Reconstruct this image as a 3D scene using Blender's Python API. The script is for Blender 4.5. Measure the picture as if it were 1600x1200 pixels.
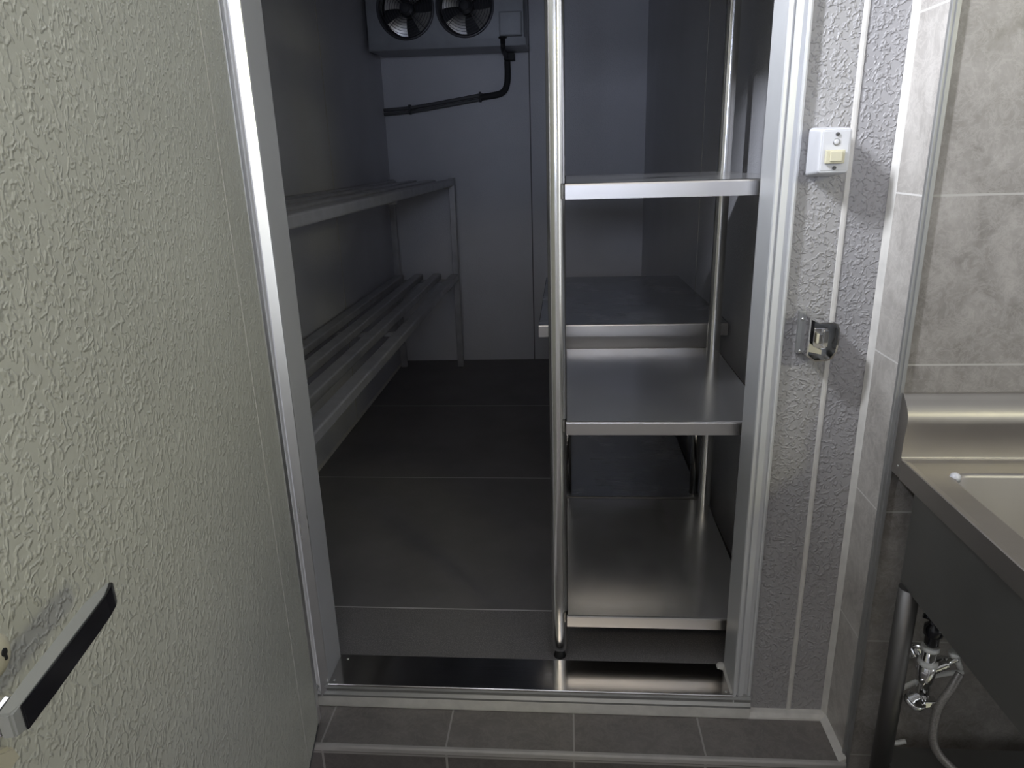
import bpy, bmesh, math, random
import numpy as np
from mathutils import Vector, Matrix
random.seed(7)
for o in list(bpy.data.objects): bpy.data.objects.remove(o)
SC = bpy.context.scene
COL = SC.collection
PI = math.pi
H = 1.343            # camera height; all sizes below are measured from the camera's level, H lifts them onto the floor

# ------------------------------------------------------------------ camera
F, PITCH, ROLL, YAW = 1105.7, .3104, -.0293, -.081
def cam_matrix():
    c, s = math.cos, math.sin
    B = np.array([[1,0,0],[0,0,-1],[0,1,0]], float)
    Rz = np.array([[c(YAW),-s(YAW),0],[s(YAW),c(YAW),0],[0,0,1]])
    Rx = np.array([[1,0,0],[0,c(PITCH),-s(PITCH)],[0,s(PITCH),c(PITCH)]])
    Rr = np.array([[c(ROLL),-s(ROLL),0],[s(ROLL),c(ROLL),0],[0,0,1]])
    return Rr @ Rx @ B @ Rz
Mc = cam_matrix()
cd = bpy.data.cameras.new('camera'); cam = bpy.data.objects.new('camera', cd); COL.objects.link(cam)
cd.sensor_fit = 'HORIZONTAL'; cd.sensor_width = 36; cd.lens = F*36/1600; cd.clip_start = .02; cd.clip_end = 60
m3 = Matrix([[Mc[0][i], -Mc[1][i], -Mc[2][i]] for i in range(3)])
cam.matrix_world = Matrix.Translation((0,0,H)) @ m3.to_4x4()
SC.camera = cam

# ------------------------------------------------------------------ world, exposure, lights
w = bpy.data.worlds.new('world'); SC.world = w; w.use_nodes = True
w.node_tree.nodes['Background'].inputs[0].default_value = (.55,.65,.8,1)
w.node_tree.nodes['Background'].inputs[1].default_value = .3
SC.view_settings.view_transform = 'Standard'; SC.view_settings.look = 'None'
SC.view_settings.exposure = 0.0; SC.view_settings.gamma = 1; SC.view_settings.use_curve_mapping = False
SC.cycles.max_bounces = 8; SC.cycles.diffuse_bounces = 5; SC.cycles.glossy_bounces = 5
SC.cycles.use_denoising = True; SC.cycles.caustics_reflective = False; SC.cycles.caustics_refractive = False
SC.cycles.sample_clamp_indirect = 4
def area(name, loc, target, sx, sy, power, col):
    d = bpy.data.lights.new(name, 'AREA'); d.shape = 'RECTANGLE'; d.size = sx; d.size_y = sy
    d.energy = power; d.color = col
    o = bpy.data.objects.new(name, d); COL.objects.link(o)
    o.location = Vector(loc) + Vector((0,0,H))
    v = Vector(target) - Vector(loc)
    o.rotation_euler = v.to_track_quat('-Z', 'Y').to_euler()
    return o
area('ceiling_tube_light', (-1.15,.45,1.44), (.3,1.1,.1), .16, 1.0, 178, (.87,.91,1))
area('side_lamp', (1.9,-.8,.60), (-.3,.6,-.3), .28, .28, 9, (1,.97,.60))
area('side_glass_door', (2.38,-.80,-.05), (0,-.80,-.05), 1.0, 2.0, 12, (.92,.96,1))
area('rear_doorway', (0,-2.36,0), (0,1,0), 1.0, 1.0, 78, (.70,.78,1))
area('rear_tube_light', (-.1,-1.4,1.42), (0,1.3,-.1), 1.5, .3, 8, (1,.86,.62))

# ------------------------------------------------------------------ mesh builder
class MB:
    def __init__(s): s.bm = bmesh.new(); s.mi = 0
    def _mark(s, n0):
        s.bm.faces.ensure_lookup_table()
        for f in s.bm.faces[n0:]: f.material_index = s.mi
    def box(s, x0,x1,y0,y1,z0,z1, bev=0, seg=2):
        t = bmesh.new()
        bmesh.ops.create_cube(t, size=1)
        for v in t.verts:
            v.co = Vector(((x0+x1)/2+v.co.x*(x1-x0), (y0+y1)/2+v.co.y*(y1-y0), (z0+z1)/2+v.co.z*(z1-z0)))
        if bev: bmesh.ops.bevel(t, geom=t.edges[:], offset=bev, segments=seg, affect='EDGES', profile=.5)
        s.merge(t); return s
    def merge(s, t, mat=None):
        if mat is not None: t.transform(mat)
        vs = [s.bm.verts.new(v.co) for v in t.verts]; t.verts.index_update()
        for f in t.faces:
            try:
                g = s.bm.faces.new([vs[v.index] for v in f.verts]); g.material_index = s.mi; g.smooth = f.smooth
            except ValueError: pass
        t.free()
    def poly(s, pts): 
        f = s.bm.faces.new([s.bm.verts.new(p) for p in pts]); f.material_index = s.mi; return f
    def cyl(s, p0, p1, r0, r1=None, n=24, cap=True):
        p0, p1 = Vector(p0), Vector(p1); r1 = r0 if r1 is None else r1
        q = (p1-p0).to_track_quat('Z','Y')
        A = [s.bm.verts.new(p0+q@Vector((r0*math.cos(2*PI*i/n), r0*math.sin(2*PI*i/n),0))) for i in range(n)]
        B = [s.bm.verts.new(p1+q@Vector((r1*math.cos(2*PI*i/n), r1*math.sin(2*PI*i/n),0))) for i in range(n)]
        for i in range(n):
            f = s.bm.faces.new([A[i],A[(i+1)%n],B[(i+1)%n],B[i]]); f.smooth = True; f.material_index = s.mi
        if cap:
            for f in (s.bm.faces.new(A[::-1]), s.bm.faces.new(B)): f.material_index = s.mi
        return s
    def lathe(s, c, axis, prof, n=32):
        """prof: list of (r, h) along axis from c"""
        c = Vector(c); q = Vector(axis).to_track_quat('Z','Y'); rings = []
        for r, h in prof:
            rings.append([s.bm.verts.new(c+q@Vector((r*math.cos(2*PI*i/n), r*math.sin(2*PI*i/n), h))) for i in range(n)])
        for a, b in zip(rings, rings[1:]):
            for i in range(n):
                f = s.bm.faces.new([a[i],a[(i+1)%n],b[(i+1)%n],b[i]]); f.smooth = True; f.material_index = s.mi
        for f in (s.bm.faces.new(rings[0][::-1]), s.bm.faces.new(rings[-1])): f.material_index = s.mi
        return s
    def tube(s, pts, r, n=12, smooth_path=True, closed=False, rr=None):
        P = [Vector(p) for p in pts]
        if smooth_path and len(P) > 2:
            Q = []
            m = len(P)
            for i in range(m-1 if not closed else m):
                g = lambda k: P[k % m] if closed else P[min(max(k,0),m-1)]
                a,b,c_,d = g(i-1),g(i),g(i+1),g(i+2)
                for k in range(8):
                    t = k/8
                    Q.append(.5*((2*b)+(c_-a)*t+(2*a-5*b+4*c_-d)*t*t+(3*b-a-3*c_+d)*t**3))
            if not closed: Q.append(P[-1])
            P = Q
        up = Vector((0,0,1)); rings = []; m = len(P); prev = None
        for i,p in enumerate(P):
            if closed: t = P[(i+1)%m]-P[i-1]
            else: t = P[min(i+1,m-1)]-P[max(i-1,0)]
            t.normalize()
            if prev is None:
                a = t.cross(up if abs(t.z) < .9 else Vector((1,0,0))).normalized()
            else: a = (prev - t*prev.dot(t)).normalized()
            prev = a; b = t.cross(a)
            R_ = r if rr is None else rr(i/(m-1))
            rings.append([s.bm.verts.new(p+a*R_*math.cos(2*PI*k/n)+b*R_*math.sin(2*PI*k/n)) for k in range(n)])
        pairs = list(zip(rings, rings[1:])) + ([(rings[-1], rings[0])] if closed else [])
        for a,b in pairs:
            for k in range(n):
                f = s.bm.faces.new([a[k],a[(k+1)%n],b[(k+1)%n],b[k]]); f.smooth = True; f.material_index = s.mi
        if not closed:
            for f in (s.bm.faces.new(rings[0][::-1]), s.bm.faces.new(rings[-1])): f.material_index = s.mi
        return s
    def prism(s, prof, axis, a0, a1, smooth=False, bev=0):
        """prof 2-D points in the plane across axis ('X': (y,z), 'Y': (x,z), 'Z': (x,y))"""
        def P(p, a): return {'X': (a,p[0],p[1]), 'Y': (p[0],a,p[1]), 'Z': (p[0],p[1],a)}[axis]
        t = bmesh.new(); n = len(prof)
        A = [t.verts.new(P(p,a0)) for p in prof]; B = [t.verts.new(P(p,a1)) for p in prof]
        for i in range(n):
            f = t.faces.new([A[i],A[(i+1)%n],B[(i+1)%n],B[i]]); f.smooth = smooth
        t.faces.new(A[::-1]); t.faces.new(B)
        if bev: bmesh.ops.bevel(t, geom=t.edges[:], offset=bev, segments=2, affect='EDGES')
        s.merge(t); return s
    def holed_plate(s, x0,x1,z0,z1,cx,cz,r,y,n=64):
        """flat plate facing -Y with a round hole"""
        I, O = [], []
        for i in range(n):
            a = 2*PI*(i+.5)/n; dx, dz = math.cos(a), math.sin(a)
            I.append(s.bm.verts.new((cx+r*dx, y, cz+r*dz)))
            k = min(((x1-cx)/dx if dx > 0 else (x0-cx)/dx) if abs(dx) > 1e-6 else 9, ((z1-cz)/dz if dz > 0 else (z0-cz)/dz) if abs(dz) > 1e-6 else 9)
            O.append(s.bm.verts.new((cx+k*dx, y, cz+k*dz)))
        for i in range(n):
            j = (i+1)%n
            f = s.bm.faces.new([I[i],O[i],O[j],I[j]]); f.material_index = s.mi
        for (xx,zz) in ((x0,z0),(x1,z0),(x0,z1),(x1,z1)):       # square off the corners
            for i in range(n):
                a, b = O[i].co, O[(i+1)%n].co
                if (abs(a.x-xx) < 1e-5) != (abs(b.x-xx) < 1e-5) and (abs(a.z-zz) < 1e-5) != (abs(b.z-zz) < 1e-5) and (a-Vector((xx,y,zz))).length < .5*(x1-x0) and (abs(a.x-xx)<1e-5 or abs(b.x-xx)<1e-5) and (abs(a.z-zz)<1e-5 or abs(b.z-zz)<1e-5):
                    f = s.bm.faces.new([O[i], s.bm.verts.new((xx,y,zz)), O[(i+1)%n]]); f.material_index = s.mi
        return s

def rrect(x0,x1,y0,y1,r,n=8):
    P = []
    for cx,cy,a0 in ((x1-r,y1-r,0),(x0+r,y1-r,PI/2),(x0+r,y0+r,PI),(x1-r,y0+r,3*PI/2)):
        for k in range(n+1):
            a = a0+PI/2*k/n; P.append((cx+r*math.cos(a), cy+r*math.sin(a)))
    return P
def loft(b, loops, smooth=True, capend=True):
    R_ = [[b.bm.verts.new(p) for p in lp] for lp in loops]; n = len(R_[0])
    for a,c_ in zip(R_,R_[1:]):
        for i in range(n):
            f = b.bm.faces.new([a[i],a[(i+1)%n],c_[(i+1)%n],c_[i]]); f.smooth = smooth; f.material_index = b.mi
    if capend: f = b.bm.faces.new(R_[-1]); f.material_index = b.mi
def obj(name, mb, mats, parent=None, label=None, recalc=True):
    bm = mb.bm
    if recalc: bmesh.ops.recalc_face_normals(bm, faces=bm.faces[:])
    me = bpy.data.meshes.new(name); o = bpy.data.objects.new(name, me); COL.objects.link(o)
    if parent is None:
        xs = [v.co.x for v in bm.verts]; ys = [v.co.y for v in bm.verts]; zs = [v.co.z for v in bm.verts]
        base = Vector(((min(xs)+max(xs))/2, (min(ys)+max(ys))/2, min(zs)))
        bmesh.ops.translate(bm, verts=bm.verts[:], vec=-base); o.location = base
    else:
        o.parent = parent
        q = parent; off = Vector((0,0,0))
        if not parent.get('_local'):
            while q: off += q.location; q = q.parent
            bmesh.ops.translate(bm, verts=bm.verts[:], vec=-off)
        else: o['_local'] = 1
    bm.to_mesh(me); bm.free()
    for m in (mats if isinstance(mats, (list,tuple)) else [mats]): me.materials.append(m)
    if label: o['label'] = label
    return o
def structure(name, mb, mats, label=None, parent=None):
    o = obj(name, mb, mats, parent, label)
    if parent is None: o['kind'] = 'structure'; o['category'] = name.split('_')[0]
    return o
def thing(name, label, cat, loc, rz=0, group=None, kind=None, local=False):
    o = bpy.data.objects.new(name, None); COL.objects.link(o); o.empty_display_size = .05
    o.location = loc; o.rotation_euler = (0,0,rz); o['label'] = label; o['category'] = cat
    if group: o['group'] = group
    if kind: o['kind'] = kind
    if local: o['_local'] = 1
    return o
def tag(o, label, cat, group=None):
    o['label'] = label; o['category'] = cat
    if group: o['group'] = group
    return o

# ------------------------------------------------------------------ materials
class NT:
    def __init__(s, name):
        s.m = bpy.data.materials.new(name); s.m.use_nodes = True; s.t = s.m.node_tree
        s.b = s.t.nodes['Principled BSDF']
    def n(s, typ, **k):
        x = s.t.nodes.new(typ)
        for a,v in k.items(): setattr(x, a, v)
        return x
    def l(s, a, b): s.t.links.new(a, b)
    def math(s, op, a, b=None, c=None):
        x = s.n('ShaderNodeMath', operation=op)
        for i,v in enumerate((a,b,c)):
            if v is None: continue
            if isinstance(v, (int,float)): x.inputs[i].default_value = v
            else: s.l(v, x.inputs[i])
        return x.outputs[0]
    def pos(s):
        g = s.n('ShaderNodeNewGeometry'); return g.outputs['Position']
    def sep(s, v):
        x = s.n('ShaderNodeSeparateXYZ'); s.l(v, x.inputs[0]); return x.outputs
    def scaled(s, v, sc):
        x = s.n('ShaderNodeMapping'); s.l(v, x.inputs[0]); x.inputs['Scale'].default_value = sc; return x.outputs[0]
    def noise(s, v, scale, detail=3, rough=.5, dist=0):
        x = s.n('ShaderNodeTexNoise'); s.l(v, x.inputs['Vector'])
        x.inputs['Scale'].default_value = scale; x.inputs['Detail'].default_value = detail
        x.inputs['Roughness'].default_value = rough; x.inputs['Distortion'].default_value = dist
        return x.outputs[0]
    def ramp(s, v, stops):
        x = s.n('ShaderNodeValToRGB'); s.l(v, x.inputs[0]); e = x.color_ramp.elements
        while len(e) < len(stops): e.new(.5)
        for i,(p,c) in enumerate(stops):
            e[i].position = p; e[i].color = (*c,1) if len(c) == 3 else c
        return x.outputs[0]
    def mix(s, f, a, b):
        x = s.n('ShaderNodeMix', data_type='RGBA')
        if isinstance(f,(int,float)): x.inputs[0].default_value = f
        else: s.l(f, x.inputs[0])
        for i,v in ((6,a),(7,b)):
            if isinstance(v, tuple): x.inputs[i].default_value = (*v,1)
            else: s.l(v, x.inputs[i])
        return x.outputs[2]
    def bump(s, h, strength, dist, normal=None):
        x = s.n('ShaderNodeBump'); s.l(h, x.inputs['Height'])
        x.inputs['Strength'].default_value = strength; x.inputs['Distance'].default_value = dist
        if normal: s.l(normal, x.inputs['Normal'])
        s.l(x.outputs[0], s.b.inputs['Normal']); return x.outputs[0]
    def set(s, col=None, rough=None, metal=None, spec=None):
        if col is not None:
            if isinstance(col, tuple): s.b.inputs['Base Color'].default_value = (*col,1)
            else: s.l(col, s.b.inputs['Base Color'])
        if rough is not None:
            if isinstance(rough,(int,float)): s.b.inputs['Roughness'].default_value = rough
            else: s.l(rough, s.b.inputs['Roughness'])
        if metal is not None: s.b.inputs['Metallic'].default_value = metal
        if spec is not None: s.b.inputs['Specular IOR Level'].default_value = spec
        return s.m

def mat_plain(name, col, rough=.5, metal=0, spec=.5, var=.06, scale=30, bump=0):
    t = NT(name); p = t.pos()
    nz = t.noise(p, scale, 4)
    c0 = tuple(max(0,c*(1-var)) for c in col); c1 = tuple(min(1,c*(1+var)) for c in col)
    t.set(t.ramp(nz, [(.3,c0),(.7,c1)]), rough, metal, spec)
    if bump: t.bump(nz, bump, .001)
    return t.m

def mat_emboss(name, col, rough=.42, strength=.5, spec=.5, scale=150):
    """stucco-embossed painted steel skin of an insulated panel"""
    t = NT(name); p = t.pos()
    warp = t.n('ShaderNodeTexNoise'); t.l(p, warp.inputs['Vector']); warp.inputs['Scale'].default_value = 45; warp.inputs['Detail'].default_value = 2
    vm = t.n('ShaderNodeVectorMath', operation='MULTIPLY_ADD'); t.l(warp.outputs['Color'], vm.inputs[0])
    vm.inputs[1].default_value = (.022,.022,.022); t.l(p, vm.inputs[2])
    nz = t.noise(vm.outputs[0], scale, 1.0, .4, .3)
    ridge = t.math('ABSOLUTE', t.math('SUBTRACT', nz, .5))
    h = t.ramp(ridge, [(0.0,(1,1,1)),(.05,(.7,.7,.7)),(.13,(0,0,0))])
    blob = t.noise(p, scale*1.1, 1, .5, 0)
    h2 = t.math('MULTIPLY', h, t.ramp(blob, [(.42,(0,0,0)),(.56,(1,1,1))]))
    big = t.noise(p, 3, 2)
    c0 = tuple(c*.94 for c in col); c1 = tuple(min(1,c*1.04) for c in col)
    t.set(t.ramp(big, [(.3,c0),(.7,c1)]), rough, 0, spec)
    t.bump(h2, strength, .0033)
    return t.m

def mat_steel(name, col=(.62,.61,.59), rough=.2, axis=(1,1,1), wav=.02, var=.05, streak=.04):
    """brushed stainless sheet; axis squeezes the brushing along one direction"""
    t = NT(name); p = t.pos()
    br = t.noise(t.scaled(p, axis), 260, 3, .6)
    big = t.noise(p, 7, 3, .5, .4)
    c0 = tuple(c*(1-var) for c in col); c1 = tuple(c*(1+var) for c in col)
    cc = t.ramp(big, [(.3,c0),(.7,c1)])
    rg = t.math('ADD', t.math('MULTIPLY', br, .10), t.math('ADD', t.math('MULTIPLY', big, .10), rough-.10))
    t.set(cc, rg, 1)
    low = t.noise(p, 5, 1, .4)
    b1 = t.n('ShaderNodeBump'); t.l(low, b1.inputs['Height']); b1.inputs['Strength'].default_value = wav*10; b1.inputs['Distance'].default_value = .004
    t.bump(br, streak, .0006, b1.outputs[0])
    return t.m

def mat_tile(name, lines, c_dark, c_light, grout=(.42,.40,.37), w=.0035, rough=.38, scale=9, spec=.45):
    """stone-look ceramic tile; lines = [(axis, period, offset)] of grout joints in world metres"""
    t = NT(name); p = t.pos(); S = t.sep(p); mask = None
    for ax, per, off in lines:
        x = t.math('SUBTRACT', S['XYZ'.index(ax)], off)
        fr = t.math('MODULO', t.math('ADD', x, per*200+per/2), per)
        d = t.math('ABSOLUTE', t.math('SUBTRACT', fr, per/2))
        g = t.math('LESS_THAN', d, w/2)
        mask = g if mask is None else t.math('MAXIMUM', mask, g)
    cloud = t.noise(p, scale, 9, .68, .5)
    vein = t.noise(p, scale*2.6, 9, .75, .7)
    vv = t.math('ABSOLUTE', t.math('SUBTRACT', vein, .5))
    base = t.ramp(cloud, [(.3,c_dark),(.7,c_light)])
    lt = tuple(min(1,c*1.35) for c in c_light)
    base = t.mix(t.math('MULTIPLY', t.ramp(vv, [(0,(1,1,1)),(.05,(0,0,0))]), .28), base, lt)
    fine = t.noise(p, 160, 3, .6)
    base = t.mix(t.math('MULTIPLY', fine, .25), base, c_dark)
    col = t.mix(mask, base, grout)
    t.set(col, t.math('ADD', t.math('MULTIPLY', mask, .3), t.math('ADD', t.math('MULTIPLY', cloud, .2), rough-.1)), 0, spec)
    h = t.math('SUBTRACT', t.math('MULTIPLY', cloud, .25), mask)
    t.bump(h, .35, .0012)
    return t.m

M = {}
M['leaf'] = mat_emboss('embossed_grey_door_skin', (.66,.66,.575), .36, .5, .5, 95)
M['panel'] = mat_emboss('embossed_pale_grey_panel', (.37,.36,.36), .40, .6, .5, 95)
M['room_panel'] = mat_emboss('embossed_inner_panel', (.72,.72,.76), .42, .3, .5, 150)
M['seal'] = mat_plain('white_silicone_seal', (.66,.64,.60), .5, 0, .4, .08, 40, .15)
M['seam_dark'] = mat_plain('dark_panel_joint', (.10,.10,.11), .6)
M['alu'] = mat_steel('anodised_aluminium', (.72,.725,.73), .42, (1,1,.02), .005, .02, .02)
M['alu'].node_tree.nodes['Principled BSDF'].inputs['Metallic'].default_value = .35
M['alu_bright'] = mat_steel('bright_aluminium_bead', (.88,.88,.89), .30, (1,1,.02), .002, .02, .02)
M['alu_dull'] = mat_plain('dull_aluminium', (.34,.34,.33), .42, .55, .5, .05, 20)
M['nosing'] = mat_plain('pale_nosing_metal', (.46,.44,.42), .35, .2)
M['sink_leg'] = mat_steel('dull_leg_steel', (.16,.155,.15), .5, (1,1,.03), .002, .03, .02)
M['plate'] = mat_steel('threshold_steel', (.62,.60,.58), .15, (.03,1,1), .01, .03, .04)
M['alu_dark'] = mat_plain('dark_channel_rubber', (.10,.10,.10), .6)  # one even dark colour
M['steel_h'] = mat_steel('brushed_steel_sheet', (.74,.73,.72), .18, (.03,1,1), .035, .04, .05)
M['steel_dark'] = mat_steel('worn_steel_sheet', (.55,.55,.55), .26, (.03,1,1), .03, .06, .05)
for k_ in ('steel_h','steel_dark'): M[k_].node_tree.nodes['Principled BSDF'].inputs['Metallic'].default_value = .80
M['steel_lip'] = mat_steel('steel_lip', (.60,.58,.56), .33, (.03,1,1), .02, .03, .05)
M['tube'] = mat_steel('polished_steel_tube', (.80,.79,.77), .20, (1,1,.03), .002, .02, .02)
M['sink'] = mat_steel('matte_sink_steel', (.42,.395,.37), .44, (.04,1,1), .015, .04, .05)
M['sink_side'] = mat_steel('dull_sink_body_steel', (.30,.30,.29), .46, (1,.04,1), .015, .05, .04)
M['chrome'] = mat_steel('chrome', (.78,.78,.78), .06, (1,1,1), .004, .01, 0)
M['satin'] = mat_plain('satin_chrome', (.50,.51,.50), .38, .5, .5, .02)
M['black'] = mat_plain('gloss_black_plastic', (.012,.012,.016), .16, 0, .5, .1)
M['black_matte'] = mat_plain('matte_black_rubber', (.015,.015,.016), .6)
M['cream'] = mat_plain('cream_plastic', (.66,.62,.48), .4, 0, .5, .03, 60)
M['white_plastic'] = mat_plain('white_plastic', (.66,.66,.68), .35, 0, .5, .02)
M['rocker'] = mat_plain('ivory_rocker', (.66,.62,.46), .35, 0, .5, .02)
M['rack'] = mat_plain('galvanised_slat', (.46,.46,.48), .36, .35, .5, .12, 18, .1)
M['cooler'] = mat_plain('grey_cooler_casing', (.34,.35,.37), .45, .2, .5, .06, 25)
M['fan_blade'] = mat_plain('bright_fan_blade', (.75,.74,.72), .30, .8, .5, .06, 40)
M['wire'] = mat_plain('dark_guard_wire', (.10,.10,.11), .35, .6)
M['coil'] = mat_plain('dark_coil_fins', (.05,.05,.055), .6, .3)
M['lagging'] = mat_plain('black_pipe_lagging', (.03,.03,.032), .7)
M['pipe'] = mat_plain('grey_conduit', (.12,.12,.125), .5)
M['pvc'] = mat_plain('off_white_pvc', (.84,.84,.80), .4)
M['hose'] = mat_plain('braided_hose', (.26,.245,.23), .38, .4, .5, .25, 400, .5)
M['screw'] = mat_plain('screw_head_metal', (.62,.62,.60), .3, .9)
M['kit_wall'] = mat_plain('kitchen_wall_paint', (.42,.41,.39), .7)
M['kit_ceiling'] = mat_plain('kitchen_ceiling_paint', (.60,.60,.60), .8)

ZT = -.0765 + H
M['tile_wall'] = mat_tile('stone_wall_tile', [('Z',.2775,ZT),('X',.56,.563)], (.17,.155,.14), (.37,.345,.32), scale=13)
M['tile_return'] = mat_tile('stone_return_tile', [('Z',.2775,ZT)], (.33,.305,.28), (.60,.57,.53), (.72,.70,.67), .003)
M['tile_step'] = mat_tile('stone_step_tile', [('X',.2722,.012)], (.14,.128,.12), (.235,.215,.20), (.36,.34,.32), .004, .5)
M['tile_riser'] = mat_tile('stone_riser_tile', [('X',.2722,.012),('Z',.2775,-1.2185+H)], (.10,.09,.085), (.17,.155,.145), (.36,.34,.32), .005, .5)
M['tile_floor'] = mat_tile('kitchen_floor_tile', [('X',.2722,.012),('Y',.2722,.1)], (.11,.10,.095), (.17,.155,.145), (.3,.28,.27), .004, .5)

def mat_cold_floor():
    t = NT('dark_vinyl_coated_floor'); p = t.pos(); S = t.sep(p)
    y = S[1]; m = None
    for off in (1.62, 2.44, 3.26):
        g = t.math('LESS_THAN', t.math('ABSOLUTE', t.math('SUBTRACT', y, off)), .0025)
        m = g if m is None else t.math('MAXIMUM', m, g)
    cloud = t.noise(p, 5, 5, .6)
    base = t.ramp(cloud, [(.3,(.18,.172,.176)),(.7,(.225,.213,.216))])
    speck = t.noise(p, 420, 2, .5)
    near = t.math('LESS_THAN', y, 1.62)
    base = t.mix(t.math('MULTIPLY', t.ramp(speck, [(.5,(0,0,0)),(.62,(1,1,1))]), t.math('ADD', t.math('MULTIPLY', near, .75), .08)), base, (.34,.32,.31))
    col = t.mix(m, base, (.62,.60,.60))
    t.set(col, .55, 0, .4); t.bump(speck, .25, .0008); return t.m
M['cold_floor'] = mat_cold_floor()

# ------------------------------------------------------------------ kitchen shell
FL = -1.343; PZ = -1.193; XR = .563; YW = 1.31
b = MB(); b.box(-1.75,2.5,-2.5,1.25,FL-.08,FL); structure('floor', b, M['tile_floor'], 'dark tiled kitchen floor in front of the step')
b = MB(); b.box(-1.75,2.5,-2.5,1.31,1.50,1.58); structure('ceiling', b, M['kit_ceiling'])
b = MB(); b.box(-1.75,-1.70,-2.5,1.31,FL,1.50); structure('wall_kitchen_left', b, M['kit_wall'])
b = MB(); b.box(-1.70,2.45,-2.5,-2.45,FL,1.50); structure('wall_kitchen_rear', b, M['kit_wall'])
b = MB(); b.box(2.45,2.5,-2.5,1.195,FL,1.50); structure('wall_kitchen_right', b, M['kit_wall'])

b = MB(); b.box(-.9,2.45,-1.25,-1.15,FL,.12); b.box(.85,.95,-.75,.13,FL,.10)
structure('wall_unseen_light_blocker', b, M['kit_wall'])  # unseen low walls, added to keep light off the lower leaf and panel

# tiled wall behind the sink, with its return towards the cold room
b = MB(); b.box(XR+.004,2.5,1.195,1.39,FL,1.50)
structure('wall_right', b, M['tile_wall'], 'stone tiled wall behind the steel sink')
b = MB(); b.box(XR,XR+.008,1.199,YW,PZ-.02,1.50)
structure('wall_return', b, M['tile_return'], 'narrow tiled return wall between panel and sink wall')
b = MB(); b.box(XR-.002,XR+.010,1.191,1.199,FL,1.28,.001); b.box(XR+.004,XR+.010,1.1885,1.1965,FL,1.50)
structure('trim_1', b, M['alu_dull'], 'slim metal edge trim on the tiled wall corner')

# tiled step in front of the doorway
b = MB(); b.box(-1.6,XR,1.184,YW+.02,FL,PZ); b.mi = 0
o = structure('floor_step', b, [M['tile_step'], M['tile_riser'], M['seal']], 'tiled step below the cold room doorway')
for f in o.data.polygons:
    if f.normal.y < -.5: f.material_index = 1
b = MB(); b.prism([(1.184,PZ+.001),(1.177,PZ+.001),(1.175,PZ-.003),(1.175,PZ-.013),(1.184,PZ-.013)], 'X', -.56, XR, bev=.0006)
structure('trim_2', b, M['nosing'], 'pale metal nosing strip along the step edge')
b = MB()
b.prism([(YW,PZ-.002),(YW-.019,PZ+.000),(YW-.018,PZ+.004),(YW-.012,PZ+.012),(YW,PZ+.014)], 'X', -.62, XR)
structure('trim_3', b, M['seal'], 'white silicone bead along the foot of the panel')
b = MB()
b.prism([(XR,YW-.001),(XR-.008,YW-.001),(XR,YW-.014)], 'Z', PZ, 1.50)
b.prism([(XR+.0,PZ+.001),(XR-.014,PZ+.001),(XR,PZ+.012)], 'Y', 1.18, YW-.002)
structure('trim_4', b, M['seal'], 'white silicone bead up the corner beside the panel')

# ------------------------------------------------------------------ cold room shell
def ribbed(b, seams, axis, face, z0, z1, w=.006, t=.0025):
    for s_ in seams:
        if axis == 'X': b.box(s_-w/2, s_+w/2, face-t, face+.001, z0, z1)
        else: b.box(face-.001, face+t, s_-w/2, s_+w/2, z0, z1)
DT = .57   # door head
b = MB(); b.box(.398,XR+.03,YW,1.385,PZ-.02,1.50); b.box(-1.75,-.576,YW,1.385,PZ-.02,1.50); b.box(-.576,.398,YW,1.385,DT+.04,1.50)
b.mi = 1
b.prism([(.4805,YW),(.4815,YW-.002),(.4865,YW-.0026),(.4895,YW-.002),(.4905,YW)], 'Z', PZ+.01, 1.48)
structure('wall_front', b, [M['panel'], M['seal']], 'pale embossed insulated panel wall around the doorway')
FZ = -1.16; CT = 1.15
b = MB(); b.box(-1.05,.60,1.385,4.2,FZ-.05,FZ); structure('floor_cold_room', b, M['cold_floor'], 'dark cold room floor')
b = MB(); b.box(-1.05,.60,1.385,4.2,CT,CT+.06); structure('ceiling_cold_room', b, M['room_panel'])
b = MB(); b.box(-1.05,-.985,1.385,4.2,FZ,CT); b.mi = 1
b.box(-.986,-.9835,3.058,3.0635,FZ,CT); b.box(-.986,-.9835,2.098,2.1035,FZ,CT)
b.prism([(-.985,FZ),(-.975,FZ),(-.985,FZ+.008)], 'Y', 1.4, 4.08)
structure('wall_left', b, [M['room_panel'], M['seal']], 'left panel wall inside the cold room')
b = MB(); b.prism([(-1.05,4.075),(.60,4.11),(.60,4.2),(-1.05,4.2)], 'Z', FZ, CT)
b.mi = 1; b.box(-.1935,-.1885,4.085,4.0945,FZ,CT)
structure('wall_back', b, [M['room_panel'], M['seam_dark']], 'back panel wall of the cold room')
RX0, RX1 = .507, .430
def rwx(y): return RX0 + (RX1-RX0)*(y-1.385)/(4.12-1.385)
b = MB(); b.prism([(rwx(1.385),1.385),(rwx(4.15),4.15),(.60,4.2),(.60,1.385)], 'Z', FZ, CT); b.mi = 1
for y_ in (2.62,):
    b.prism([(rwx(y_)+.001,y_),(rwx(y_)-.0012,y_),(rwx(y_+.004)-.0012,y_+.004),(rwx(y_+.004)+.001,y_+.004)], 'Z', FZ, CT)
structure('wall_inner_right', b, [M['room_panel'], M['seal']], 'right panel wall inside the cold room')

# ------------------------------------------------------------------ door frame, threshold
fr = thing('trim_5', 'aluminium door frame around the cold room opening', 'frame', (-.09,1.30,-1.163), kind='structure')
b = MB()
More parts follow.
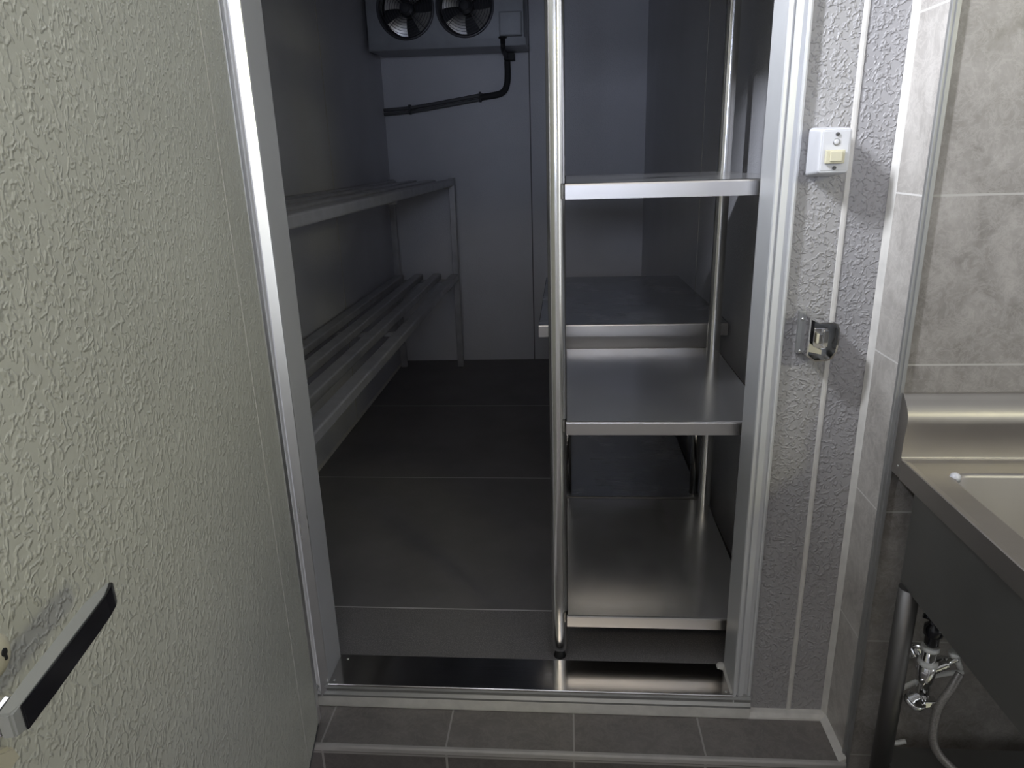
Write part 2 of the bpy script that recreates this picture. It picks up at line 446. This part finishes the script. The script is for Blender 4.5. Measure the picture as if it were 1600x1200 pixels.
# left jamb: rounded front face, deep inner face
b.prism([(-.576,YW),(-.576,1.298),(-.571,1.293),(-.5665,1.2915),(-.5665,1.297),(-.5645,1.297),(-.5645,1.2875),(-.5620,1.2865),(-.5475,1.2985),(-.546,1.302),(-.546,1.388),(-.576,1.388)], 'Z', -1.163, DT)
obj('left_jamb', b, M['alu'], fr)
b = MB(); b.prism([(-.5645,1.2890),(-.5643,1.2872),(-.5632,1.2860),(-.5612,1.2860),(-.5465,1.2975),(-.5460,1.2992),(-.5470,1.3000),(-.5620,1.2880)], 'Z', -1.1632, DT)
obj('bright_edge_bead', b, M['alu_bright'], fr)
b = MB()
b.prism([(.398,YW),(.398,1.299),(.394,1.2955),(.391,1.2955),(.390,1.301),(.383,1.303),(.382,1.296),(.371,1.294),(.3695,1.2995),(.367,1.2995),(.3655,1.294),(.360,1.293),(.3585,1.296),(.3585,1.388),(.398,1.388)], 'Z', -1.163, DT)
obj('right_jamb', b, M['alu'], fr)
b = MB()
b.prism([(YW,DT+.04),(1.295,DT+.04),(1.290,DT),(1.388,DT),(1.388,DT+.04)], 'X', -.576, .398)
obj('head', b, M['alu'], fr)
b = MB()
b.prism([(1.388,-1.163),(1.288,-1.163),(1.288,-1.158),(1.2935,-1.152),(1.2935,-1.146),(1.290,-1.142),(1.2925,-1.1365),(1.388,-1.1365)], 'X', -.5755, .3975)
obj('sill', b, M['alu_dull'], fr)
b = MB(); b.box(-.575,.397,1.2885,1.33,PZ+.002,-1.1632,.002)
obj('skirting_strip', b, M['seal'], fr)

th = thing('trim_6', 'polished steel threshold plate in the doorway', 'threshold', (-.09,1.34,-1.138), kind='structure')
b = MB()
b.prism([(1.2905,-1.1360),(1.2905,-1.1330),(1.2920,-1.1320),(1.393,-1.1330),(1.3935,-1.1600),(1.391,-1.1600),(1.391,-1.1362)], 'X', -.5455, .358)
obj('plate', b, M['plate'], th)
for x_,y_ in ((-.525,1.378),(-.535,1.305),(.345,1.380),(.346,1.303)):
    b = MB(); b.lathe((x_,y_,-1.1335), (0,0,1), [(.0034,0),(.0034,.001),(.002,.0022),(.0006,.0024)], 14)
    obj('screw', b, M['screw'], th)
b = MB(); b.lathe((.352,1.386,-1.134), (-.35,-.2,1), [(.010,0),(.011,.003),(.008,.006),(.002,.007)], 18)
b.prism([(.3585,-1.133),(.3535,-1.133),(.3585,-1.127)], 'Y', 1.296, 1.386)
obj('sealant_blob', b, M['seal'], th)

# ------------------------------------------------------------------ door leaf
ang = math.atan2(-1, .18)
lf = thing('door_1', 'open embossed grey cold room door leaf hinged on the left', 'door', (-.556,1.250,0), ang, kind='structure', local=True)
LZ0, LZ1, LW = -1.186, .60, 1.03
b = MB(); b.box(.024,.144,-.08,0,LZ0+.004,LZ1); b.box(.146,LW-.02,-.08,0,LZ0+.004,LZ1); b.box(.143,.147,-.078,-.0012,LZ0+.004,LZ1)
b.mi = 1; b.box(.1440,.1462,-.004,.0006,LZ0+.004,LZ1)
obj('panel', b, [M['leaf'], M['seal']], lf)
b = MB()
b.prism([(0,-.082),(.026,-.082),(.026,-.078),(.004,-.078),(.004,-.002),(.026,-.002),(.026,.002),(.003,.002),(0,-.001)], 'Z', LZ0, LZ1+.003)
obj('hinge_edge_channel', b, M['alu_bright'], lf)
b = MB(); b.box(LW-.022,LW,-.082,.002,LZ0,LZ1+.003,.001); obj('free_edge_channel', b, M['alu'], lf)
b = MB(); b.box(.02,LW-.01,-.0815,.0006,LZ0-.002,LZ0+.006); obj('bottom_channel', b, M['alu_dark'], lf)
# lever handle on the leaf: (u along the leaf, v off its face, z)
hd = bpy.data.objects.new('lever_handle', None); COL.objects.link(hd); hd.parent = lf; hd['_local'] = 1
hd['label'] = 'chrome and black lever handle'
L_out = [(.961,.0590),(.953,.0602),(.92,.0606),(.89,.0608),(.86,.0610),(.840,.0608),(.828,.0600),(.821,.0580)]
L_in = [(.961,.0500),(.93,.0503),(.90,.0506),(.87,.0508),(.85,.0510),(.835,.0518),(.824,.0545)]
b = MB(); b.prism(L_out + L_in[::-1], 'Z', -.3225, -.3045, bev=.0016); obj('chrome_lever', b, M['satin'], hd)
b = MB(); b.prism([(u, v+.0012) for u,v in L_out[1:]] + [(u+.0005, v-.0022) for u,v in L_out[1:]][::-1], 'Z', -.3235, -.3055, bev=.0006)
obj('black_lever_face', b, M['black'], hd)  # black strip over the outer face of the lever
b = MB(); b.box(.942,.9605,0,.0505,-.3225,-.3040,.003); b.box(.925,.960,0,.018,-.330,-.296,.004); obj('neck', b, M['chrome'], hd)
b = MB(); b.prism([(.895,-.395),(.995,-.395),(1.005,-.38),(1.005,-.27),(.995,-.255),(.955,-.255),(.945,-.27),(.945,-.36),(.90,-.38)], 'Y', 0, .012, bev=.003)
obj('mounting_plate', b, M['cream'], hd)
b = MB(); b.lathe((.908,0,-.3015), (0,1,0), [(.0155,0),(.0155,.018),(.014,.0235),(.009,.0265),(.003,.027)], 32)
obj('release_knob', b, M['cream'], hd)
b = MB(); b.lathe((.9065,.0255,-.300), (0,1,0), [(.0028,0),(.0028,.0022)], 14); b.box(.9055,.9075,.0262,.0280,-.3055,-.300)
obj('keyhole', b, M['black_matte'], hd)

# ------------------------------------------------------------------ light switch on the panel
sw = thing('light_switch', 'white surface-mounted light switch box with ivory rocker, high on the panel', 'switch', (.44,YW,-.05))
b = MB(); 
def sw_loop(hx, hz, r, y, dz=0):
    return [(x, y, z) for x,z in rrect(.4385-hx,.4385+hx,-.0055-dz-hz,-.0055-dz+hz,r,6)]
loft(b, [sw_loop(.0270,.0400,.007,YW+.001,.0015), sw_loop(.0252,.0360,.006,1.258,.0005), sw_loop(.0248,.0352,.006,1.2545), sw_loop(.0240,.0344,.0055,1.2520), sw_loop(.0226,.0330,.005,1.2510)], False)
obj('box', b, M['white_plastic'], sw)
b = MB(); b.box(.4175,.4595,1.2502,1.2535,-.0360,.0255,.0006); fp = obj('faceplate', b, M['white_plastic'], sw)
b = MB(); b.box(.4215,.4525,1.2425,1.249,-.0250,-.0035,.0015); b.box(.4285,.4475,1.2400,1.244,-.0215,-.0060,.001)
obj('rocker', b, M['rocker'], sw)
for z_ in (.0205,-.0320):
    b = MB(); b.lathe((.4395,1.2487,z_), (0,-1,0), [(.0030,-.003),(.0030,.0006),(.0018,.0009)], 14); b.mi = 1; b.box(.4375,.4415,1.2475,1.2482,z_-.0004,z_+.0004)
    obj('screw', b, [M['alu_dark'], M['black_matte']], sw)
b = MB(); b.lathe((.4390,1.2502,.0085), (0,-1,0), [(.0056,0),(.0056,.0010),(.0048,.0012)], 20); b.mi = 1; b.lathe((.4390,1.2490,.0085), (0,-1,0), [(.0042,0),(.0042,.0006),(.002,.0012)], 20); obj('indicator', b, [M['alu_dull'], M['white_plastic']], sw)

# ------------------------------------------------------------------ door catch
ct = thing('door_catch', 'chrome door catch box on the panel below the switch', 'catch', (.447,YW,-.37))
def shell(y0, y1, gx, gz, wall=.0022):
    pts = []
    # D-shaped outline in (x,z): straight left side, rounded right side
    out = [(-.026,.042),(-.010,.0335),(.014,.0335),(.0225,.030),(.0270,.022),(.0280,0),(.0255,-.022),(.0180,-.0345),(.010,-.0375),(-.012,-.0385),(-.026,-.028)]
    return [(gx+x, gz+z) for x,z in out]
b = MB(); O = shell(0,0,.4565,-.328); I = [(.4565+(x-.4565)*.90, -.328+(z+.328)*.93) for x,z in O]
def ring_prism(b, O, I, y0, y1):
    n = len(O); A = [b.bm.verts.new((p[0],y0,p[1])) for p in O]; B_ = [b.bm.verts.new((p[0],y1,p[1])) for p in O]
    C_ = [b.bm.verts.new((p[0],y0,p[1])) for p in I]; D = [b.bm.verts.new((p[0],y1,p[1])) for p in I]
    for i in range(n):
        j = (i+1)%n
        for q in ([A[i],A[j],B_[j],B_[i]],[C_[j],C_[i],D[i],D[j]],[A[j],A[i],C_[i],C_[j]],[B_[i],B_[j],D[j],D[i]]):
            f = b.bm.faces.new(q); f.material_index = b.mi
ring_prism(b, O, I, 1.262, YW)
obj('housing', b, M['chrome'], ct)
b = MB(); b.prism([(x,z) for x,z in I], 'Y', YW-.003, YW+.001); b.box(.424,.436,YW-.008,YW+.001,-.362,-.282,.001)
obj('base_plate', b, M['alu_dull'], ct)
b = MB(); b.box(.446,.470,1.281,YW-.002,-.348,-.309,.0012); b.box(.452,.460,1.272,1.284,-.336,-.318,.001); b.box(.461,.470,1.274,1.284,-.343,-.312,.001)
obj('roller_bracket', b, M['chrome'], ct)
b = MB(); b.box(.4470,.4525,1.2700,1.283,-.335,-.317,.001); b.prism([(.436,-.352),(.462,-.358),(.462,-.350),(.448,-.344),(.436,-.332)], 'Y', 1.279, 1.292)
obj('striker_pad', b, M['cream'], ct)
b = MB(); b.box(.4375,.447,1.284,YW-.002,-.335,-.296,.001); obj('dark_insert', b, M['black'], ct)
for z_ in (-.297,-.358):
    b = MB(); b.lathe((.4315,YW-.008,z_), (0,-1,0), [(.0036,0),(.0036,.001),(.002,.002)], 12); obj('screw', b, M['screw'], ct)

# ------------------------------------------------------------------ sink
sk = thing('sink', 'stainless steel kitchen sink against the stone tiled wall', 'sink', (1.1,.88,FL))
SX0, SX1, SY0, RZ = .571, 1.75, .60, -.512
b = MB()
prof = [(1.194,-.404),(1.186,-.4015),(1.176,-.410),(1.166,-.420),(1.159,-.431),(1.1565,-.443),(1.1575,-.455),(1.1602,-.475),(1.1605,-.495),(1.1598,RZ+.004),(1.1575,RZ),(1.1575,RZ-.034),(1.194,RZ-.034)]
sp = []
for i in range(len(prof)-3):
    a_,b_,c_,d_ = (Vector(prof[max(i-1,0)]), Vector(prof[i]), Vector(prof[i+1]), Vector(prof[i+2]))
    for k in range(5):
        q_ = k/5; v_ = .5*((2*b_)+(c_-a_)*q_+(2*a_-5*b_+4*c_-d_)*q_*q_+(3*b_-a_-3*c_+d_)*q_**3)
        sp.append((v_.x, v_.y))
sp += prof[-3:]
b.prism(sp, 'X', SX0, SX1)
obj('backsplash', b, M['sink'], sk)
bx0, bx1, by0, by1, bz = .625, 1.28, SY0+.06, 1.105, -.735
b = MB()   # top deck ring with rolled outer edge, and the basin pressed into it
def L3(P,z): return [(x,y,z) for x,y in P]
outer = rrect(SX0,SX1,SY0,1.158,.0015); n_ = len(outer)
inner = rrect(bx0,bx1,by0,by1,.03)
loft(b, [L3(outer,RZ-.036), L3(outer,RZ-.001), L3(rrect(SX0+.002,SX1-.002,SY0+.002,1.158,.0015),RZ), L3(rrect(SX0+.012,SX1-.012,SY0+.012,1.148,.002),RZ-.002),
         L3(rrect(bx0-.006,bx1+.006,by0-.006,by1+.006,.034),RZ-.0025)], False, False)
obj('rim', b, M['sink'], sk)
b = MB()
loft(b, [L3(rrect(bx0-.006,bx1+.006,by0-.006,by1+.006,.034),RZ-.0025), L3(rrect(bx0-.002,bx1+.002,by0-.002,by1+.002,.032),RZ-.004), L3(inner,RZ-.009),
         L3(rrect(bx0+.004,bx1-.004,by0+.004,by1-.004,.03),bz+.025), L3(rrect(bx0+.018,bx1-.018,by0+.018,by1-.018,.025),bz+.006), L3(rrect(bx0+.04,bx1-.04,by0+.04,by1-.04,.02),bz+.003)])
obj('basin', b, M['sink'], sk)
b = MB()
b.box(.592,1.72,SY0+.03,1.143,-.742,RZ-.034,.003); 
b.bm.faces.ensure_lookup_table()
tops = [f for f in b.bm.faces if f.calc_center_median().z > RZ-.040]
bmesh.ops.delete(b.bm, geom=tops, context='FACES')
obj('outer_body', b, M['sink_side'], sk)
b = MB(); b.lathe((bx0+.004,by1-.008,RZ-.006), (0,0,1), [(.008,-.004),(.0085,.003),(.0065,.0075),(.003,.0095)], 16); obj('sealant_dab', b, M['white_plastic'], sk)
b = MB(); b.lathe((SX0-.0005,1.166,-.527), (-1,0,0), [(.0022,0),(.0022,.0008),(.001,.0014)], 10); obj('rivet', b, M['screw'], sk)
for x_,y_ in ((.600,1.122),(1.70,1.122),(.600,.64),(1.70,.64)):
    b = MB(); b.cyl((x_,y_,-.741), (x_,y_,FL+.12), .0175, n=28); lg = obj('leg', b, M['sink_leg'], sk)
    b = MB(); b.lathe((x_,y_,FL), (0,0,1), [(.017,0),(.017,.006),(.009,.014),(.009,.10),(.014,.105),(.014,.125)], 20); obj('foot', b, M['black_matte'], lg)
b = MB(); b.box(.608,1.70,.64,1.150,-1.150,-1.118,.002); obj('undershelf', b, M['sink_side'], sk)

# ------------------------------------------------------------------ water valve and hoses under the sink
VX, VY = .655, 1.125
va = thing('angle_valve', 'chrome angle valve with black knob under the sink', 'valve', (VX,VY,-.98))
b = MB(); b.lathe((VX,VY,-.862), (0,0,1), [(.009,0),(.012,.004),(.012,.020),(.016,.024),(.016,.040),(.010,.046),(.008,.062)], 22); obj('knob_stem', b, M['black'], va)
b = MB()
for k in range(5):
    a = 2*PI*k/5+.3
    b.cyl((VX,VY,-.806), (VX+.020*math.cos(a),VY+.020*math.sin(a),-.804), .006, .0045, 10)
b.lathe((VX,VY,-.812), (0,0,1), [(.009,0),(.011,.005),(.007,.013),(.003,.015)], 16)
obj('star_knob', b, M['black'], va)
b = MB(); b.lathe((VX,VY,-.872), (0,0,1), [(.0140,0),(.0150,.001),(.0150,.007),(.0140,.008)], 24); obj('collar', b, M['pvc'], va, 'off-white sealing ring')
b = MB(); b.lathe((VX,VY,-.903), (0,0,1), [(.0160,0),(.0175,.002),(.0165,.008),(.012,.010)], 24); obj('collar', b, M['pvc'], va, 'off-white sealing ring')
b = MB(); b.lathe((VX,VY,-.970), (0,0,1), [(.008,0),(.012,.004),(.012,.028),(.015,.032),(.016,.066),(.0115,.070),(.0115,.105)], 22); obj('body', b, M['chrome'], va)
b = MB(); od = Vector((.86,0,.50)).normalized(); o0 = Vector((VX,VY,-.915))
pr = [(.010,.008)]
for k in range(6): pr += [(.0135,.012+k*.0045),(.0115,.0142+k*.0045)]
pr += [(.008,.042),(.008,.052),(.009,.055)]
b.lathe(o0, od, pr, 20); obj('threaded_outlet', b, M['chrome'], va)
e0 = o0+od*.056
b = MB(); b.cyl(e0-Vector((.004,0,-.006)), e0+Vector((.008,-.004,-.022)), .006, .005, 12); b.cyl(e0-Vector((.006,0,-.012)), e0-Vector((.004,0,-.002)), .0095, n=8); obj('wing_handle', b, M['pvc'], va)
b = MB(); b.lathe((VX-.024,VY-.02,-.973), (.25,-.25,1), [(.0165,0),(.0185,.002),(.0185,.009),(.0165,.011),(.014,.0105)], 24); b.box(VX-.010,VX+.014,VY-.030,VY-.012,-.976,-.962,.002); b.cyl((VX+.012,VY-.025,-.985),(VX+.012,VY-.025,-.966),.0035,n=10); obj('hose_clamp', b, M['chrome'], va)
b = MB(); b.cyl((VX,VY,-.93),(VX+.01,1.196,-.93),.010,n=16); b.lathe((VX+.01,1.196,-.93),(0,-1,0),[(.022,0),(.021,.003),(.012,.006)],20); obj('wall_tail', b, M['chrome'], va)

hx = e0 + Vector((.008,-.004,-.016))
b = MB(); b.tube([tuple(e0+Vector((.004,-.012,-.026))), (.688,1.100,-.938), (.668,1.092,-.975), (.663,1.08,-1.035), (.688,1.07,-1.075), (.725,1.06,-1.098), (.775,1.05,-1.100), (.83,1.05,-1.08), (.90,1.05,-1.01), (.93,1.06,-.90), (.93,1.07,-.78)], .0075, 14)
tag(obj('flexible_hose', b, M['hose']), 'grey braided flexible hose looping below the chrome valve', 'hose')
b = MB(); b.tube([(.735,1.150,-.938),(.700,1.150,-.945),(.672,1.150,-.955),(.645,1.150,-.970),(.622,1.150,-.990),(.612,1.150,-1.02),(.612,1.152,-1.06),(.622,1.155,-1.095),(.636,1.158,-1.117),(.66,1.16,-1.114)], .0048, 12)
tag(obj('drain_tube', b, M['pvc']), 'thin off-white tube running behind the sink leg', 'tube')

# ------------------------------------------------------------------ steel shelving inside, right (front unit)
def post(x, y, z0, z1, parent, r=.0182, name='post', foot=True):
    b = MB(); b.lathe((x,y,z0), (0,0,1), [(r*.55,0),(r*.80,.004),(r*.95,.010),(r,.020),(r,.0205),(r,.0215),(r,z1-z0-.008),(r,z1-z0-.007),(r,z1-z0-.006),(r*.7,z1-z0)], 40)
    p = obj(name, b, M['tube'], parent)
    if foot:
        b = MB(); b.lathe((x,y,FZ), (0,0,1), [(.0145,0),(.0145,.003),(.012,.005),(.012,z0-FZ+.004)], 20); obj('foot', b, M['black_matte'], p)
    return p
def shelf(x0,x1,y0,y1,zt,lip,parent,name='shelf',mat=None,gap=.0, lipmat=None):
    """folded sheet shelf: flat top, turned-down lips on all sides"""
    b = MB(); t = .0015
    b.box(x0,x1,y0,y1,zt-t,zt)
    b.box(x0,x0+t,y0,y1,zt-lip,zt); b.box(x1-t,x1,y0,y1,zt-lip,zt); b.box(x0,x1,y1-t,y1,zt-lip,zt)
    b.box(x0+.012,x1-.012,y0+.02,y0+.03,zt-lip+.004,zt-t)
    sh = obj(name, b, mat or M['steel_h'], parent)
    b = MB(); b.prism([(y0,zt+.0002),(y0-.0035,zt-.001),(y0-.0045,zt-.004),(y0-.0045,zt-lip),(y0+.006,zt-lip),(y0+.006,zt-lip+.0015),(y0-.003,zt-lip+.0015),(y0-.003,zt-.004),(y0,zt-.0015)], 'X', x0+gap, x1)
    obj('front_lip', b, lipmat or M['steel_lip'], sh)
    return sh
su = thing('steel_shelving', 'stainless steel four-tier shelving just inside the doorway', 'shelf', (.21,1.72,FZ))
for x_,y_ in ((-.0195,1.443),(.418,1.443),(.418,1.995),(-.0195,1.995)):
    post(x_,y_,-1.143,.62,su)
for zt in (-.052,-.543,-1.030,.44):
    shelf(-.0015,.4315,1.425,2.022,zt,.030,su)

# rear work table
tb = thing('work_table', 'long stainless steel table against the back right, beyond the shelving', 'table', (.2,2.52,FZ))
TY0, TY1, TZ = 2.105, 2.985, -.489
ts = shelf(-.084,.481,TY0,TY1,TZ,.037,tb,'table_top',M['steel_dark'])
b = MB(); b.box(-.02,.428,TY0+.035,TY0+.038,TZ-.115,TZ-.003); obj('apron', b, M['steel_lip'], tb)
for x_,y_ in ((0.0,TY0+.055),(.4175,TY0+.055),(0.0,TY1-.06),(.4175,TY1-.06)):
    b = MB(); b.cyl((x_,y_,FZ+.03),(x_,y_,TZ-.0016),.0150,n=24); lg = obj('leg', b, M['tube'], tb)
    b = MB(); b.cyl((x_,y_,FZ),(x_,y_,FZ+.035),.010,n=16); obj('foot', b, M['black_matte'], lg)
shelf(-.006,.432,TY0+.02,TY1-.02,-1.075,.030,tb,'undershelf',M['steel_dark'])

# ------------------------------------------------------------------ slatted rack on the left
rk = thing('slatted_rack', 'long two-tier slatted metal rack along the left wall', 'rack', (-.78,2.7,FZ))
def rpost(x,y,zt):
    b = MB(); b.box(x-.0165,x+.0165,y-.0165,y+.0165,FZ,zt,.003); return obj('post', b, M['rack'], rk)
for x_ in (-.617,-.952):
    for y_ in (1.47,3.95): rpost(x_,y_,-.098)
for zt in (-.106,-.615):
    for y_ in (1.47,2.70,3.95):
        b = MB(); b.box(-.936,-.634,y_-.012,y_+.012,zt-.052,zt-.034,.002); obj('cross_rail', b, M['rack'], rk)
    for k,x_ in enumerate((-.6250,-.7290,-.8330,-.9370)):
        b = MB(); b.box(x_-.0235,x_+.0235,1.455,3.932 if k in (0,3) else 3.965,zt-.034,zt,.006,3)
        obj('slat', b, M['rack'], rk)

# ------------------------------------------------------------------ evaporator unit
ev = thing('evaporator_cooler', 'grey twin-fan cooler unit high on the back wall', 'cooler', (-.58,3.9,.51))
EX0, EX1, EY, EZ0, EZ1 = -.965, -.196, 3.76, .512, .905
fans = [(-.769,.697),(-.480,.697)]; FR = .134
b = MB()
b.box(EX0,EX1,EY,4.065,EZ1-.003,EZ1); b.box(EX0,EX0+.003,EY,4.065,EZ0+.03,EZ1); b.box(EX1-.003,EX1,EY,4.065,EZ0+.03,EZ1)
b.box(EX0,EX1,4.060,4.068,EZ0+.03,EZ1)
zc = .697; zt_, zb_ = zc+.142, zc-.142
for cx,cz in fans: b.holed_plate(cx-.1425,cx+.1425,zb_,zt_,cx,cz,FR,EY)
b.box(EX0,fans[0][0]-.1425,EY,EY+.002,zb_,zt_); b.box(fans[0][0]+.1425,fans[1][0]-.1425,EY,EY+.002,zb_,zt_); b.box(fans[1][0]+.1425,EX1,EY,EY+.002,zb_,zt_)
b.box(EX0,EX1,EY,EY+.002,zt_,EZ1); b.box(EX0,EX1,EY,EY+.002,EZ0+.03,zb_)
obj('casing', b, M['cooler'], ev)
b = MB(); b.prism([(EY-.010,EZ0+.036),(EY-.012,EZ0+.002),(EY-.008,EZ0),(4.066,EZ0+.010),(4.066,EZ0+.036)], 'X', EX0+.004, EX1+.006, bev=.0015)
obj('drip_tray', b, M['cooler'], ev)
b = MB(); b.box(EX0+.01,EX1-.01,3.90,4.05,EZ0+.05,EZ1-.02); obj('coil', b, M['coil'], ev)
for fi,(cx,cz) in enumerate(fans):
    b = MB(); b.bm.verts.ensure_lookup_table()
    n = 64; rings = []
    for r,y in ((FR+.008,EY-.002),(FR+.006,EY-.007),(FR-.001,EY-.008),(FR-.006,EY-.002),(FR-.008,EY+.08)):
        rings.append([b.bm.verts.new((cx+r*math.cos(2*PI*i/n), y, cz+r*math.sin(2*PI*i/n))) for i in range(n)])
    for a,c_ in zip(rings,rings[1:]):
        for i in range(n):
            f = b.bm.faces.new([a[i],a[(i+1)%n],c_[(i+1)%n],c_[i]]); f.smooth = True
    obj('shroud', b, M['wire'], ev)
    fn = bpy.data.objects.new('fan', None); COL.objects.link(fn); fn.parent = ev; fn.location = Vector((cx,EY+.05,cz)) - ev.location
    for k in range(4):
        b = MB(); a0 = PI*(1.22 + .5*k) + (0 if fi == 0 else .04); grid = []
        for i in range(8):
            r = .030 + (.118-.030)*i/7; row = []
            for j in range(8):
                s_ = j/7; a = a0 + (s_-.15)*.98*(.75+.25*i/7)
                row.append(b.bm.verts.new((cx+r*math.cos(a), EY+.035+.030*s_+.004*math.sin(PI*s_), cz+r*math.sin(a))))
            grid.append(row)
        for i in range(7):
            for j in range(7):
                f = b.bm.faces.new([grid[i][j],grid[i+1][j],grid[i+1][j+1],grid[i][j+1]]); f.smooth = True
        obj('blade', b, M['fan_blade'], fn)
    b = MB(); b.lathe((cx,EY+.068,cz), (0,-1,0), [(.036,0),(.034,.035),(.024,.042),(.006,.044)], 28); obj('hub', b, M['wire'], fn)
    gd = MB()
    for k in range(9):
        r = .026 + k*.0125; pts = [(cx+r*math.cos(2*PI*i/40), EY-.012+.010*(r/.13)**2, cz+r*math.sin(2*PI*i/40)) for i in range(40)]
        gd.tube(pts, .0013, 5, False, True)
    for k in range(4):
        a = PI/4+k*PI/2
        gd.cyl((cx+.02*math.cos(a),EY-.0115,cz+.02*math.sin(a)),(cx+(FR+.004)*math.cos(a),EY-.003,cz+(FR+.004)*math.sin(a)),.0016,n=6)
    obj('guard', gd, M['wire'], ev)
    b = MB(); b.lathe((cx,EY-.010,cz), (0,-1,0), [(.024,0),(.024,.003),(.018,.005),(.004,.0055)], 28); obj('badge_disc', b, M['coil'], ev)
b = MB(); b.box(-.314,-.206,EY-.034,EY,.553,.659,.003); b.box(-.310,-.210,EY-.0365,EY-.033,.557,.655,.002); obj('junction_box', b, M['white_plastic'] if 0 else M['cooler'], ev)
b = MB(); b.lathe((-.300,EY-.016,.552), (0,0,-1), [(.020,0),(.020,.007),(.012,.008),(.012,.030)], 16); b.cyl((-.300,EY-.016,.55),(-.300,EY-.006,.505),.0095,n=14); obj('cable_gland', b, M['black_matte'], ev)
b = MB(); b.tube([(-.300,EY-.016,.52),(-.3005,EY-.017,.503),(-.302,EY+.02,.496),(-.303,EY+.14,.494),(-.304,4.03,.492)], .0105, 12); obj('cable', b, M['black_matte'], ev)
b = MB(); b.box(-.318,-.262,4.00,4.066,.480,.5135,.002); obj('drain_fitting', b, M['black_matte'], ev)

pp = thing('refrigerant_pipes', 'black lagged pipe curving down from the cooler unit along the back wall', 'pipe', (-.6,4.06,.25))
b = MB(); b.tube([(-.304,4.052,.4795),(-.304,4.053,.470),(-.304,4.054,.455),(-.304,4.055,.42),(-.308,4.056,.375),(-.322,4.056,.340),(-.350,4.056,.322),(-.40,4.056,.314),(-.46,4.056,.308)], .0165, 14)
obj('lagging', b, M['lagging'], pp)
b = MB(); b.tube([(-.44,4.056,.321),(-.62,4.056,.296),(-.80,4.056,.272),(-.90,4.056,.264),(-.984,4.056,.260)], .0095, 12); obj('upper_tube', b, M['pipe'], pp)
b = MB(); b.tube([(-.44,4.058,.300),(-.62,4.058,.275),(-.80,4.058,.251),(-.90,4.058,.243),(-.984,4.058,.239)], .0085, 12); obj('lower_tube', b, M['pipe'], pp)
for x_,z_ in ((-.455,.309),(-.84,.258)):
    b = MB(); b.box(x_-.006,x_+.006,4.042,4.072,z_-.024,z_+.026,.002); obj('clip', b, M['coil'], pp)

# ------------------------------------------------------------------ lift everything from camera level to floor level
for o in SC.objects:
    if '_local' in o.keys(): del o['_local']
    if o.parent is None and o.type in ('MESH','EMPTY'): o.location.z += H
